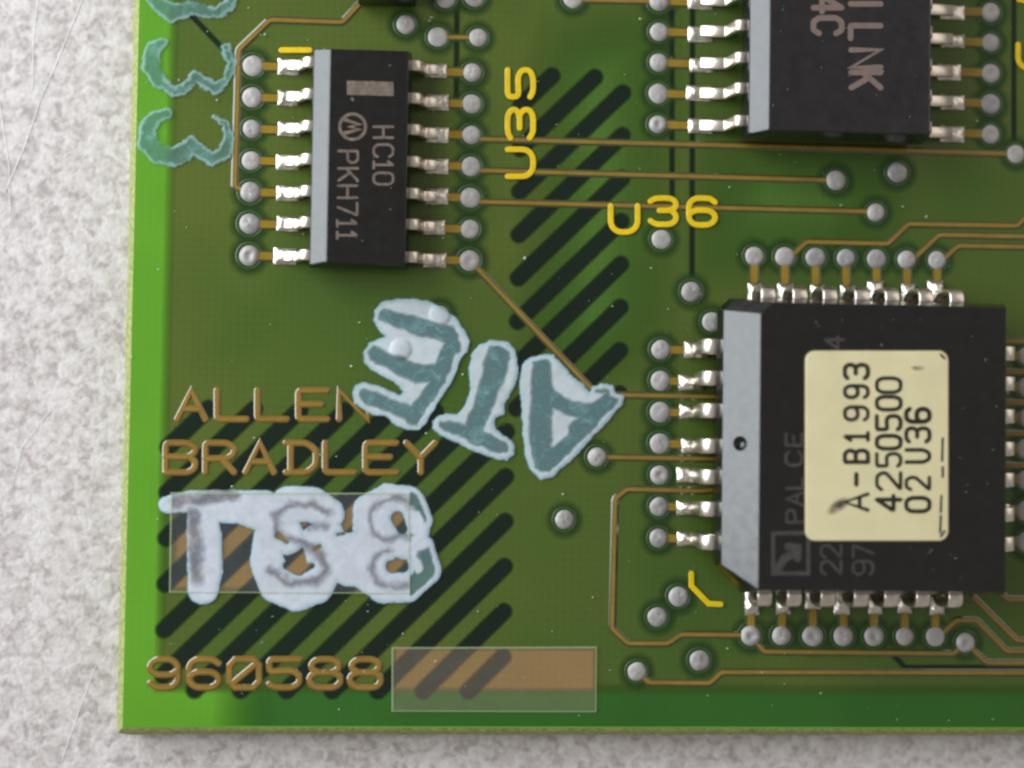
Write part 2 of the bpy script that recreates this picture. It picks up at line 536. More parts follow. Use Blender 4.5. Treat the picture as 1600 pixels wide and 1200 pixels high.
def laminate():
    c1, c2 = 0.34, 0.40          # the snapped-off bevel along the left and lower edges
    top = [(X0, Y0), (X1, Y0), (X1, Y1), (X0, Y1)]
    V = [(x, y, 0) for x, y in top]
    Fc = [(0, 1, 2, 3)]; mi = [0]
    # bevelled rim with many small steps so that the broken fibres are uneven
    rings = [[], []]
    def walk(n, a, b):
        return [(a[0] + (b[0] - a[0]) * i / n, a[1] + (b[1] - a[1]) * i / n) for i in range(n)]
    rim = walk(220, (X0, Y1), (X0, Y0)) + walk(260, (X0, Y0), (X1, Y0)) + [(X1, Y0), (X1, Y1)]
    base = len(V)
    n = len(rim)
    for k, (x, y) in enumerate(rim):
        ox = oy = 0
        left = k <= 220; bot = 220 <= k <= 480
        j = (noise.noise((x * 2.3, y * 2.3, 0)) * 0.05 + noise.noise((x * 7, y * 7, 3)) * 0.025)
        if left: ox = -(c1 + j)
        if bot: oy = -(c2 + j)
        V.append((x, y, -0.001))
        V.append((x + ox * 0.35, y + oy * 0.35, -0.10))
        V.append((x + ox, y + oy, -0.62))
        V.append((x + ox, y + oy, -1.6))
    for k in range(n):
        q = (k + 1) % n
        for j in range(3):
            a, b = base + 4 * k + j, base + 4 * q + j
            Fc.append((a, a + 1, b + 1, b)); mi.append(1)
    ul = len(V)
    V += [(X0 - 0.34, Y0 - 0.4, -1.6), (X1, Y0 - 0.4, -1.6), (X1, Y1, -1.6), (X0 - 0.34, Y1, -1.6)]
    Fc.append((ul, ul + 3, ul + 2, ul + 1)); mi.append(1)
    return obj('laminate', V, Fc, [M['margin'], M['edge']], board, mi)
laminate()

def soft_sheet(name, x0, y0, x1, y1, soft, z, mat, sides='lb'):
    xs = [x0 - soft, x0 - soft * .3, x0 + soft * .3, x0 + soft] if 'l' in sides else [x0]
    xs += [x1 - soft, x1 + soft] if 'r' in sides else [x1]
    ys = [y0 - soft, y0 - soft * .3, y0 + soft * .3, y0 + soft] if 'b' in sides else [y0]
    ys += [y1 - soft, y1 + soft] if 't' in sides else [y1]
    def al(v, lo, hi, s, e):
        soft_ = soft
        a = 1.0
        if s: a = min(a, (v - lo + soft) / (2 * soft))
        if e: a = min(a, (hi + soft - v) / (2 * soft))
        return max(0, min(1, a))
    V, a, Fc = [], [], []
    for y in ys:
        for x in xs:
            V.append((x, y, z)); a.append(min(al(x, x0, x1, 'l' in sides, 'r' in sides), al(y, y0, y1, 'b' in sides, 't' in sides)))
    nx = len(xs)
    for j in range(len(ys) - 1):
        for i in range(nx - 1):
            Fc.append((j * nx + i, j * nx + i + 1, (j + 1) * nx + i + 1, (j + 1) * nx + i))
    return obj(name, V, Fc, mat, board, attrs={'soft': a})
soft_sheet('inner_copper_plane', -23.55, -17.55, X1 - 0.3, Y1 - 0.3, 0.26, 0.005, M['plane'])
M['margin_dim'] = mask_material('painted_margin_dimming', srgb(44, 94, 29), srgb(50, 102, 33), 'soft', weave_amount=0.02)
soft_sheet('margin_dimming', -20.2, Y0 + 0.06, X1 - 0.2, Y0 + 2.2, 1.3, 0.002, M['margin_dim'], 'l')  # darker green painted on the lower margin for light fading from the left edge
# places where the buried plane is etched away and the laminate shows greener
for b in ((860, 60, 1010, 560, 1.6), (1130, 240, 1360, 390, 1.8)):
    (xa, ya), (xb, yb) = P2(b[0], max(b[1], b[3])), P2(b[2], min(b[1], b[3]))
    soft_sheet('etched_area', xa, ya, xb, yb, b[4], 0.009, M['greenpatch'], 'lbrt')

M['window'] = mask_material('tan_copper_window', srgb(132, 104, 44), srgb(144, 112, 50), 'soft', weave_amount=0.05)
for b in ((616, 1014, 929, 1077, .12), (272, 776, 634, 920, .15)):
    (xa, ya), (xb, yb) = P2(b[0], b[3]), P2(b[2], b[1])
    soft_sheet('copper_window', xa, ya, xb, yb, b[4], 0.011, M['window'], 'lbrt')
# buried hatch stripes at 45 degrees
def hatch(x0, x1, y0, y1, b0, pitch, ks, w=0.315):
    for k in ks:
        b = b0 + pitch * k                        # y = x + b
        xa = max(x0, y0 - b); xb = min(x1, y1 - b)
        if xb - xa < 0.05: continue
        soft_bar('hatch_stripe', [(xa, xa + b), (xb, xb + b)], w, 0.085, 0.013, M['stripe'], board)
pa, pb = P2(302, 1080), P2(730, 1080)
pit = -(pb[0] - pa[0]) / 6
x0, _ = P2(258, 900); x1, _ = P2(788, 880); _, ya = P2(520, 641); _, yb = P2(520, 1079)
hatch(x0, x1, yb, ya, pa[1] - pa[0], pit, range(-6, 8))
pa, pb = P2(810, 301), P2(809, 436)
pit = (pb[1] - pa[1]) / 2
x0, _ = P2(810, 400); x1, _ = P2(970, 400); _, ya = P2(880, 119); _, yb = P2(880, 640)
hatch(x0, x1, yb, ya, pa[1] - pa[0], pit, range(-3, 8))

# thin buried tracks
for pts in ([(1049, 20), (1050, 306)], [(1082, -40), (1081, 440)], [(714, -10), (713, 150)], [(296, 21), (348, 76)], [(1396, 1024), (1414, 1043), (1640, 1043)], [(1584, -30), (1584, 236)],
            [(700, -40), (728, 12)]):
    soft_bar('buried_track', [P2(*p) for p in pts], 0.09, 0.06, 0.0125, M['stripe'], board)

# ------------------------------------------------------------------ copper traces (raised, under the mask)
T_HALF = [(0.165, 0.0), (0.095, 0.034), (0.07, 0.038)]
def trace(pts, hw=0.0, name='trace', mats=None, z0=0.006):
    half = [(w + hw, z) for w, z in T_HALF]
    path = [P2(*p) for p in pts]
    return bars(name, [chaikin(path, 0.12) if len(path) > 2 else path], half, mats or [M['skirt'], M['copper']], board, z0)
TR = [
 [(575, -8), (535, 35), (422, 31), (373, 78), (367, 292), (391, 300)],
 [(736, 217), (1160, 228), (1587, 241)],
 [(736, 266), (1306, 282)],
 [(735, 315), (1368, 331)],
 [(735, 408), (931, 615), (960, 617), (1125, 620)],
 [(933, 714), (1125, 717)],
 [(1125, 764), (1094, 767), (980, 764), (961, 779), (956, 982), (981, 1005), (1043, 1005), (1064, 991), (1174, 992)],
 [(1176, 998), (1194, 1018), (1490, 1021), (1508, 1004)],
 [(995, 1049), (1013, 1066), (1109, 1067), (1127, 1050), (1660, 1051)],
 [(1461, 1000), (1494, 969), (1526, 969), (1572, 1017), (1660, 1018)],
 [(1521, 933), (1588, 1000), (1660, 1004)],
 [(1562, 926), (1574, 936), (1660, 937)],
 [(1508, 1004), (1541, 1035), (1660, 1036)],
 [(1227, 409), (1260, 378), (1387, 381), (1419, 350), (1589, 353), (1640, 300)],
 [(1417, 414), (1467, 367), (1660, 371)],
 [(1464, 414), (1497, 384), (1660, 387)],
 [(895, 0), (1029, 2)],
]
for t in TR:
    trace(t)
trace([(684, 58), (747, 59)])
for y in (533, 581, 629, 677, 727):
    trace([(1545, y), (1660, y + 1)])

# ------------------------------------------------------------------ vias
def dome_mesh(name, r, h, crater, seed, mat):
    V, Fc = [(0, 0, 0)], []
    n, rings = 18, 6
    prof = []
    for q in range(1, rings + 1):
        t = q / rings
        z = h * math.sqrt(max(0, 1 - (t * 0.985) ** 2.2))
        if crater: z -= h * 0.62 * math.exp(-((t / 0.36) ** 2)) - h * 0.12 * math.exp(-(((t - .55) / .2) ** 2))
        prof.append((r * t, z))
    V[0] = (0, 0, h * (0.4 if crater else 1.0))
    for q, (rr, z) in enumerate(prof):
        for i in range(n):
            th = 2 * math.pi * i / n
            d = noise.noise((math.cos(th) * 1.3 + seed * 3.1, math.sin(th) * 1.3, rr * 3 + seed))
            V.append((rr * math.cos(th) * (1 + d * 0.05), rr * math.sin(th) * (1 + d * 0.05), max(0, z * (1 + d * 0.28)) if q < rings - 1 else 0))
    for i in range(n):
        j = (i + 1) % n
        Fc.append((0, 1 + i, 1 + j))
        for q in range(rings - 1):
            b = 1 + q * n
            Fc.append((b + i, b + n + i, b + n + j, b + j))
    me = bpy.data.meshes.new(name)
    me.from_pydata(V, [], Fc); me.materials.append(mat)
    me.polygons.foreach_set('use_smooth', [True] * len(me.polygons))
    return me
def ring_mesh(name, r, w, h, mat, n=28):
    V, Fc = [], []
    pr = [(r - w, 0), (r - w * .4, h), (r + w * .4, h), (r + w, 0)]
    for rr, z in pr:
        for i in range(n):
            th = 2 * math.pi * i / n
            V.append((rr * math.cos(th), rr * math.sin(th), z))
    for q in range(3):
        for i in range(n):
            j = (i + 1) % n
            Fc.append((q * n + i, q * n + n + i, q * n + n + j, q * n + j))
    me = bpy.data.meshes.new(name)
    me.from_pydata(V, [], Fc); me.materials.append(mat)
    me.polygons.foreach_set('use_smooth', [True] * len(me.polygons))
    return me
DOMES = [dome_mesh('dome', 0.40, 0.085 + 0.02 * (s % 3), False, s, M['dome2'] if s in (1, 4) else M['dome']) for s in range(7)]
CRATERS = [dome_mesh('crater', 0.40, 0.12, True, s, M['dome']) for s in range(3)]
RING = ring_mesh('mask_ring', 0.49, 0.05, 0.018, M['ring'])
CLEAR = soft_disc_mesh('clearance', 0.64, 0.24, M['clear'])
nv = 0
def via(x, y, crater=False, clearance=True):
    global nv
    nv += 1
    v = link('via', (CRATERS[nv % 3] if crater else DOMES[(nv * 5 + nv // 3) % 7]), board, (x, y, 0.03))
    link('mask_ring', RING, v, (x, y, 0.016 + 0.0002 * (nv % 7)))
    if clearance:
        link('clearance', CLEAR, v, (x, y, 0.0145 + 0.0002 * (nv % 5)))
    q = random.uniform(0.93, 1.06)
    v.scale = (q * random.uniform(0.97, 1.03), q, random.uniform(0.8, 1.25))
    v.rotation_euler.z = random.uniform(0, 6.28)
    return v
for px, py, cr in ((634, 39, 0), (684, 58, 0), (747, 59, 0), (895, -2, 0), (1306, 282, 0), (1402, 270, 0), (1368, 332, 0), (1587, 241, 0), (1033, 374, 0), (1080, 456, 0), (933, 714, 0),
                   (882, 812, 0), (1060, 932, 0), (1027, 964, 0), (995, 1049, 0), (1093, 1032, 0), (1508, 1004, 1), (1112, 503, 0), (696, -3, 0), (741, -4, 0), (626, 546, 0), (687, 492, 0)):
    via(*P2(px, py), crater=bool(cr))

# ------------------------------------------------------------------ chips
def hull_mesh(name, pts, mat, bevel=0.06, cutter=None):
    bm = bmesh.new()
    for p in pts: bm.verts.new(p)
    r = bmesh.ops.convex_hull(bm, input=bm.verts[:])
    junk = list({g for g in r['geom_interior'] + r['geom_unused'] if isinstance(g, bmesh.types.BMVert)})
    if junk: bmesh.ops.delete(bm, geom=junk, context='VERTS')
    bmesh.ops.dissolve_limit(bm, angle_limit=0.02, verts=bm.verts[:], edges=bm.edges[:])
    if bevel:
        bmesh.ops.bevel(bm, geom=bm.edges[:], offset=bevel, segments=3, profile=0.55, affect='EDGES', clamp_overlap=True)
    me = bm_mesh(name, bm, mat)
    if cutter is not None:
        a = bpy.data.objects.new('tmp_a', me); b = bpy.data.objects.new('tmp_b', cutter)
        COL.objects.link(a); COL.objects.link(b)
        md = a.modifiers.new('cut', 'BOOLEAN'); md.object = b; md.operation = 'DIFFERENCE'; md.solver = 'EXACT'
        dg = bpy.context.evaluated_depsgraph_get(); dg.update()
        me2 = bpy.data.meshes.new_from_object(a.evaluated_get(dg))
        bpy.data.objects.remove(a); bpy.data.objects.remove(b)
        if not me2.materials: me2.materials.append(mat)
        me = me2
    return me

def strip_mesh(name, prof, widths, thick, mat, seg_round=0.08):
    """a bent metal strip: prof is a polyline in x (outward) and z, widths one per point, y across"""
    pts = [Vector(p) for p in prof]
    dense, wd = [], []
    for i in range(len(pts) - 1):
        dense.append(pts[i]); wd.append(widths[i])
    dense.append(pts[-1]); wd.append(widths[-1])
    V, Fc = [], []
    n = len(dense)
    for i in range(n):
        if i == 0: t = (dense[1] - dense[0]).normalized()
        elif i == n - 1: t = (dense[-1] - dense[-2]).normalized()
        else: t = ((dense[i] - dense[i - 1]).normalized() + (dense[i + 1] - dense[i]).normalized()).normalized()
        nn = Vector((-t.y, t.x)) * thick * 0.5
        c = 0.05
        w = wd[i] / 2
        a = dense[i] + nn; b = dense[i] - nn
        an = dense[i] + nn * 0.7; bn = dense[i] - nn * 0.7
        for p, y in ((a, -w + c), (a, w - c), (an, w), (bn, w), (b, w - c), (b, -w + c), (bn, -w), (an, -w)):
            V.append((p.x, y, p.y))
    for i in range(n - 1):
        for j in range(8):
            k = (j + 1) % 8
            Fc.append((i * 8 + j, i * 8 + k, i * 8 + 8 + k, i * 8 + 8 + j))
    Fc.append(tuple(range(8))); Fc.append(tuple(range((n - 1) * 8 + 7, (n - 1) * 8 - 1, -1)))
    bm = bmesh.new()
    vs = [bm.verts.new(v) for v in V]
    for f in Fc: bm.faces.new([vs[i] for i in f])
    return bm_mesh(name, bm, mat, smooth=True)

def bend(pts, r=0.12):
    return chaikin([tuple(p) for p in pts], r)

def lump_mesh(name, x0, x1, w, h, seed, mat, dip=0.0):
    """solder wetted over a pad: a low uneven cushion from x0 to x1"""
    nx, ny = 12, 8
    V, Fc = [], []
    for i in range(nx + 1):
        for j in range(ny + 1):
            u, v = i / nx, j / ny
            x = x0 + (x1 - x0) * u; y = (v - 0.5) * w
            e = (math.sin(math.pi * u) ** 0.45) * (math.sin(math.pi * v) ** 0.5)
            nz = noise.noise((x * 3.4 + seed * 7.7, y * 3.4, seed * 2.3)) * 0.5 + noise.noise((x * 8 + seed, y * 8, seed)) * 0.3
            z = h * e * (1 + 0.75 * nz) - dip * math.exp(-((u - 0.5) / 0.18) ** 2) * e
            k = 1 + 0.06 * noise.noise((x * 4, v * 3, seed + 9.0))
            V.append((x, y * k, max(z, 0.0)))
    for i in range(nx):
        for j in range(ny):
            a = i * (ny + 1) + j
            Fc.append((a, a + ny + 1, a + ny + 2, a + 1))
    me = bpy.data.meshes.new(name)
    me.from_pydata(V, [], Fc); me.materials.append(mat)
    me.polygons.foreach_set('use_smooth', [True] * len(me.polygons))
    return me

def place(name, me, parent, x, y, z, rot):
    o = link(name, me, parent, (x, y, z))
    o.rotation_euler.z = rot + random.uniform(-0.012, 0.012)
    if name == 'solder_joint':
        o.scale = (random.uniform(0.97, 1.02), random.uniform(0.88, 1.1), random.uniform(0.75, 1.3))
    return o

def pad_trace(x0, y0, x1, y1, parent=board):
    bars('pad_trace', [[(x0, y0), (x1, y1)]], [(w + 0.075, z) for w, z in T_HALF], [M['skirt'], M['brass']], board, 0.007)

P_ = 1.27
def soic(name, label, cx, y_top, rows, hw, half_len, cyb, zt, zl, cham, foot, pad_out, via_l, via_r, skip_via_l=(), crater_l=(), crater_r=(), mat='plastic', lead_w=0.44):
    """gull-wing chip. cx: centre line, y_top: first lead row"""
    zm = zl
    e = 0.13
    pts = []
    for sx in (-1, 1):
        for sy in (-1, 1):
            pts.append((sx * (hw - e), sy * (half_len - e), 0.14))
            pts.append((sx * hw, sy * half_len, zm - 0.08)); pts.append((sx * hw, sy * half_len, zm + 0.08))
            pts.append(((hw - e) if sx > 0 else -(hw - cham), sy * (half_len - e), zt))
        pts.append((-(hw - 0.01), sx * (half_len - 0.03), zt - cham * 0.66))
    body = link(name, hull_mesh(name, pts, M[mat], 0.075), board, (cx, cyb, 0), label)
    prof = bend([(hw - 0.25, zm), (hw + 0.28, zm), (hw + 0.28 + 0.22, 0.20), (foot, 0.15)], 0.17)
    lead = [strip_mesh('lead', prof, [lead_w] * len(prof), 0.2, M['tin'])]
    joint = [lump_mesh('solder_joint', foot - 0.5, pad_out, 0.62, 0.17, s, M['solder']) for s in range(4)]
    for i in range(rows):
        y = y_top - P_ * i
        for side in (-1, 1):
            rot = 0 if side > 0 else math.pi
            place('lead', lead[0], body, cx, y, 0.03, rot)
            place('solder_joint', joint[(i * 3 + (side > 0)) % 4], body, cx, y, 0.045, rot)
            vx = via_r if side > 0 else via_l
            if vx is None: continue
            pad_trace(cx + side * (pad_out - 0.1), y, vx - side * 0.3, y)
            via(vx, y, crater=(i in (crater_r if side > 0 else crater_l)))
    return body

def ink(name, paths, w, z, mat, parent, label=None):
    return bars(name, paths, [(w, 0.0)], mat, parent, z, 5, label=label, dz=0.004)

# small-outline chip with HC10 marking
XA, YA, XB = -20.402, 7.181, -11.618
cx1 = (XA + XB) / 2
u35 = soic('small_outline_chip', 'narrow black chip marked HC10 with seven leads a side', cx1, YA, 7, 1.95, 4.33, YA - 3 * P_, 1.58, 0.82, 0.70, 3.02, 3.42, XA, XB,
           crater_l=(6,), crater_r=(6,))
zt = 1.583
for ch, x0, y0, x1, y1 in (('H', 584, 198, 614, 215), ('C', 584, 226, 614, 245), ('1', 584, 251, 614, 264), ('0', 584, 270, 614, 288),
                           ('P', 529, 236, 559, 254), ('K', 529, 263, 559, 282), ('H', 528, 290, 558, 309), ('7', 528, 317, 558, 336), ('1', 527, 343, 557, 355), ('1', 527, 361, 557, 374)):
    ink('marking', glyph_paths(ch, *gbox(x0, y0, x1, y1, zt, 1)), 0.049, zt, M['mark'], u35)
# emblem: a ring with a twin-peaked M
c = P2(551, 198, zt)
rg = [(c[0] + 0.50 * math.cos(a), c[1] + 0.50 * math.sin(a)) for a in [i * 2 * math.pi / 36 for i in range(37)]]
ink('emblem', [rg], 0.06, zt, M['mark'], u35)
ink('emblem', [[(c[0] - 0.3, c[1] + 0.26), (c[0] + 0.27, c[1] + 0.1), (c[0] - 0.12, c[1]), (c[0] + 0.27, c[1] - 0.1), (c[0] - 0.3, c[1] - 0.26)]], 0.075, zt + 0.002, M['mark'], u35)
def quad_px(name, pts, z, mat, parent, h=0.0):
    V = [P(x, y, z) for x, y in pts]
    cx = sum(v.x for v in V) / 4; cy = sum(v.y for v in V) / 4
    return obj(name, [(v.x - cx, v.y - cy, z) for v in V], [tuple(range(len(pts)))], mat, parent, loc=(cx, cy, 0))
quad_px('marking_bar', [(542, 148), (615, 150), (615, 128), (542, 126)], zt, M['mark'], u35)
ink('marking', [[P2(550, 154, zt), P2(551, 156, zt)]], 0.05, zt, M['mark'], u35)

# wide small-outline chip, running out of the top of the picture
XC, YC, XD = -4.025, 9.100, 9.850
cx2 = (XC + XD) / 2
u2 = soic('small_outline_chip', 'wide black chip marked LNK cut off by the top of the picture', cx2, YC + P_ * 7 - 0.0, 11, 3.66, 7.2, YC + P_ * 2.0 + 0.10, 2.5, 1.25, 0.74, 5.25, 5.75, XC, XD,
          crater_l=(10,), crater_r=(6, 8, 10), mat='plastic2', lead_w=0.46)
zt2 = 2.503
for ch, x0, y0, x1, y1 in (('I', 1329, 0, 1376, 12), ('L', 1329, 40, 1376, 60), ('N', 1330, 78, 1376, 105), ('K', 1330, 113, 1376, 137),
                           ('C', 1271, 28, 1315, 52), ('4', 1271, -6, 1315, 18)):
    ink('marking', glyph_paths(ch, *gbox(x0, y0, x1, y1, zt2, 1)), 0.115, zt2, M['mark_brown'], u2)

# dark component whose lower end just enters at the top
cd = P2(606, -42)
pts = [(sx * 1.18, sy * 1.4, z) for sx in (-1, 1) for sy in (-1, 1) for z in (0.1, 1.5)]
link('surface_mount_component', hull_mesh('surface_mount_component', pts, M['plastic'], 0.12), board, (cd[0], cd[1], 0), 'black component cut off by the top edge of the picture')

# ------------------------------------------------------------------ square chip with J leads
pcx, pcy = 3.81, -15.394 / 2
H = 5.74
zb, zmid, ztop = 0.55, 2.15, 3.9
cut = 1.05
def outline(l, r, b, t, c, z):
    # corner cut at the lower left
    return [(l + c, b, z), (r, b, z), (r, t, z), (l + 0.45, t, z), (l, t - 0.45, z), (l, b + c, z)]
pts = outline(-H + .2, H - .2, -H + .2, H - .2, cut, zb) + outline(-H, H, -H, H, cut, zmid - .1) + outline(-H, H, -H, H, cut, zmid + .12)
pts += outline(-H + .06, H - .3, -H + .1, H - .1, cut, 3.0) + outline(-H + 1.30, H - .60, -H + .28, H - .28, 0.02, ztop)
bmc = bmesh.new()
bmesh.ops.create_icosphere(bmc, subdivisions=3, radius=0.30, matrix=Matrix.Translation((-H + 0.60, P(1155, 693, 3.4).y - pcy, 3.50)))
cutter = bm_mesh('cutter', bmc, M['plastic'])
plcc = link('leaded_chip_carrier', hull_mesh('leaded_chip_carrier', pts, M['plastic'], 0.10, cutter), board, (pcx, pcy, 0), 'square black chip with J leads and a cream paper label')
prof = bend([(H - 0.2, zmid), (6.20, zmid), (6.30, 0.62), (6.02, 0.14), (5.55, 0.16), (5.35, 0.45)], 0.36)
wid = [0.58 if z > 1.2 else 0.44 for x, z in prof]
jlead = strip_mesh('lead', prof, wid, 0.22, M['tin'])
jj = [lump_mesh('solder_joint', 5.75, 6.78, 0.62, 0.26, s + 11, M['solder']) for s in range(4)]
YG = -3.853; XG = -3.80; YF = -15.394
for i in range(7):
    for side, rot in (('l', math.pi), ('r', 0.0), ('t', math.pi / 2), ('b', -math.pi / 2)):
        off = P_ * (i - 3)
        if side in 'lr': x, y = pcx, pcy - off
        else: x, y = pcx + off, pcy
        place('lead', jlead, plcc, x, y, 0.03, rot)
        place('solder_joint', jj[(i * 3 + ord(side)) % 4], plcc, x, y, 0.045, rot)
        if side == 'l':
            if i != 4: pad_trace(pcx - 6.7, y, XG + .3, y)
            via(XG, y, crater=(i == 4))
        elif side == 't':
            pad_trace(x, pcy + 6.7, x, -0.3); via(x, 0.0)
        elif side == 'b':
            pad_trace(x, pcy - 6.7, x, YF + .3); via(x, YF, crater=(i in (0, 2, 4)))
        else:
            pad_trace(pcx + 6.7, y, pcx + 7.3, y); via(pcx + 7.61, y)
# markings on its top
zt3 = ztop + 0.003
for ch, x0, y0, x1, y1 in (('P', 1229, 797, 1254, 816), ('A', 1229, 770, 1254, 789), ('L', 1229, 747, 1254, 763), ('C', 1228, 706, 1253, 727), ('E', 1228, 678, 1253, 696),
                           ('2', 1283, 877, 1314, 897), ('2', 1283, 852, 1314, 871), ('9', 1333, 877, 1364, 897), ('7', 1333, 852, 1364, 871), ('4', 1289, 526, 1318, 545)):
    ink('marking', glyph_paths(ch, *gbox(x0, y0, x1, y1, zt3, -1)), 0.05, zt3, M['mark_dim'], plcc)
bx = [P2(x, y, zt3) for x, y in ((1208, 833), (1263, 833), (1263, 896), (1208, 896), (1208, 833))]
ink('emblem', [bx], 0.075, zt3, M['mark_dim'], plcc)
ink('emblem', [[P2(x, y, zt3) for x, y in ((1216, 888), (1226, 872), (1238, 866))], [P2(x, y, zt3) for x, y in ((1232, 854), (1246, 856), (1246, 872))]], 0.15, zt3 + 0.002, M['mark_dim'], plcc)

# paper label
def rounded_px(x0, y0, x1, y1, r, z, n=6):
    out = []
    for cx, cy, a0 in ((x1 - r, y1 - r, 0), (x0 + r, y1 - r, 90), (x0 + r, y0 + r, 180), (x1 - r, y0 + r, 270)):
        for i in range(n + 1):
            a = math.radians(a0 + 90 * i / n)
            out.append(P2(cx + r * math.cos(a), cy + r * math.sin(a), z))
    return out
zl = ztop + 0.09
ol = rounded_px(1259, 548, 1482, 845, 15, zl)
c = (sum(p[0] for p in ol) / len(ol), sum(p[1] for p in ol) / len(ol))
n = len(ol)
V = [(x - c[0], y - c[1], ztop + 0.004) for x, y in ol] + [(x - c[0], y - c[1], zl - 0.02) for x, y in ol] + [((x - c[0]) * .993, (y - c[1]) * .995, zl) for x, y in ol]
Fc = [tuple(range(2 * n, 3 * n))]
for k in (0, n):
    Fc += [(k + i, k + (i + 1) % n, k + n + (i + 1) % n, k + n + i) for i in range(n)]
lab = obj('paper_label', V, fix_up(V, Fc[:1]) + Fc[1:], M['sticker'], plcc, loc=(c[0], c[1], 0), label='cream paper label printed with part numbers')
zs = zl + 0.004
lines = (('A-B1993', 1320, 1356, [(772, 797), (741, 757), (704, 722), (675, 689), (636, 656), (603, 621), (570, 591)]),
         ('4250500', 1370, 1407, [(775, 798), (739, 765), (709, 728), (681, 701), (650, 671), (620, 640), (591, 613)]),
         ('02 U36', 1416, 1452, [(778, 799), (746, 765), None, (703, 722), (669, 690), (639, 659)]))
for txt, x0, x1, ys in lines:
    for ch, yy in zip(txt, ys):
        if yy is None: continue
        ink('printed_character', glyph_paths(ch, *gbox(x0, yy[0], x1, yy[1], zs, -1), rad=0.18), 0.078 + random.uniform(-0.010, 0.012), zs, M['print'], plcc)
for pts in ([(1473, 685), (1472, 720)], [(1473, 730), (1473, 745)], [(1471, 775), (1470, 800)], [(1470, 806), (1469, 832)], [(1470, 554), (1476, 560)], [(1470, 838), (1476, 830)]):
    ink('printed_bar', [[P2(x, y, zs) for x, y in pts]], 0.045, zs, M['print'], plcc)
def soft_blob(name, px, py, rx, ry, z, mat, parent):
    c0 = P(px, py, z)
    me = soft_disc_mesh(name, 1.0, 0.6, mat)
    o = link(name, me, parent, (c0.x, c0.y, z))
    o.scale = (rx, ry, 1)
    return o
sm = soft_blob('smudge', 1310, 790, 0.36, 0.16, zs + 0.012, M['smudge'], plcc); sm.rotation_euler.z = 0.6
soft_blob('smudge', 1434, 575, 0.20, 0.07, zs + 0.012, M['smudge'], plcc)

# ------------------------------------------------------------------ yellow silkscreen
def silk(paths, w=0.115):
    return bars('silkscreen', paths, [(w, 0.0), (w * 0.8, 0.012)], M['yellow'], board, 0.066, 6)
for ch, x0, y0, x1, y1 in (('U', 793, 234, 833, 276), ('3', 793, 172, 833, 216), ('5', 793, 110, 833, 152)):
    silk(glyph_paths(ch, *gbox(x0, y0, x1, y1, 0, -1), rad=0.2))
for ch, x0, y0, x1, y1 in (('U', 954, 322, 996, 363), ('3', 1016, 310, 1056, 351), ('6', 1076, 310, 1117, 352), ('U', 1590, 70, 1640, 108)):
    silk(glyph_paths(ch, *gbox(x0, y0, x1, y1), rad=0.2))
silk([[P2(440, 79), P2(484, 79)]])
silk([[P2(1080, 896), P2(1080, 915), P2(1107, 943), P2(1126, 944)]])
silk([[P2(1592, -20), P2(1592, 0), P2(1612, 4)]])

# ------------------------------------------------------------------ raised copper lettering
def copper_glyph(ch, x0, y0, x1, y1):
    half = [(0.135, 0.0), (0.082, 0.026), (0.06, 0.029)]
    return bars('copper_letter', glyph_paths(ch, *gbox(x0, y0, x1, y1), rad=0.15), half, [M['copper_edge'], M['copper']], board, 0.016, 6, dz=0.005)
for ch, x0, x1 in (('A', 277, 321), ('L', 339, 385), ('L', 402, 448), ('E', 466, 511), ('N', 530, 575), ('-', 594, 636)):
    copper_glyph(ch, x0, 610 if ch != '-' else 622, x1, 655 if ch != '-' else 660)
for ch, x0, x1 in (('B', 259, 305), ('R', 321, 366), ('A', 384, 428), ('D', 447, 494), ('L', 508, 553), ('E', 571, 619), ('Y', 635, 680)):
    copper_glyph(ch, x0, 692, x1, 738)
for ch, x0, x1 in (('9', 235, 278), ('6', 296, 342), ('Z', 359, 405), ('5', 421, 468), ('8', 484, 532), ('8', 547, 595)):
    copper_glyph(ch, x0, 1030, x1, 1074)

# ------------------------------------------------------------------ brushed-on paint, as relief on a fine grid
def seg_dist(X, Y, pts):
    """distance to a polyline with radii: pts (x, y, r) -> min(d - r)"""
    best = np.full(X.shape, 1e9)
    for (ax, ay, ar), (bx, by, br) in zip(pts, pts[1:]):
        dx, dy = bx - ax, by - ay
        t = np.clip(((X - ax) * dx + (Y - ay) * dy) / max(dx * dx + dy * dy, 1e-9), 0, 1)
        best = np.minimum(best, np.hypot(X - ax - t * dx, Y - ay - t * dy) - (ar + (br - ar) * t))
    return best
def poly_dist(X, Y, pts):
    inside = np.zeros(X.shape, bool)
    best = np.full(X.shape, 1e9)
    n = len(pts)
    for i in range(n):
        (ax, ay), (bx, by) = pts[i], pts[(i + 1) % n]
        dx, dy = bx - ax, by - ay
        t = np.clip(((X - ax) * dx + (Y - ay) * dy) / max(dx * dx + dy * dy, 1e-9), 0, 1)
        best = np.minimum(best, np.hypot(X - ax - t * dx, Y - ay - t * dy))
        if ay != by:
            c = ((ay > Y) != (by > Y)) & (X < (bx - ax) * (Y - ay) / (by - ay) + ax)
            inside ^= c
    return np.where(inside, -best, best)
def vnoise(X, Y, s, seed):
    out = np.zeros(X.shape)
    it = np.nditer([X, Y, out], op_flags=[['readonly'], ['readonly'], ['writeonly']])
    for a, b, o in it:
        o[...] = noise.noise((float(a) * s, float(b) * s, seed))
    return out
def sstep(x, a, b):
    t = np.clip((x - a) / (b - a), 0, 1)
    return t * t * (3 - 2 * t)

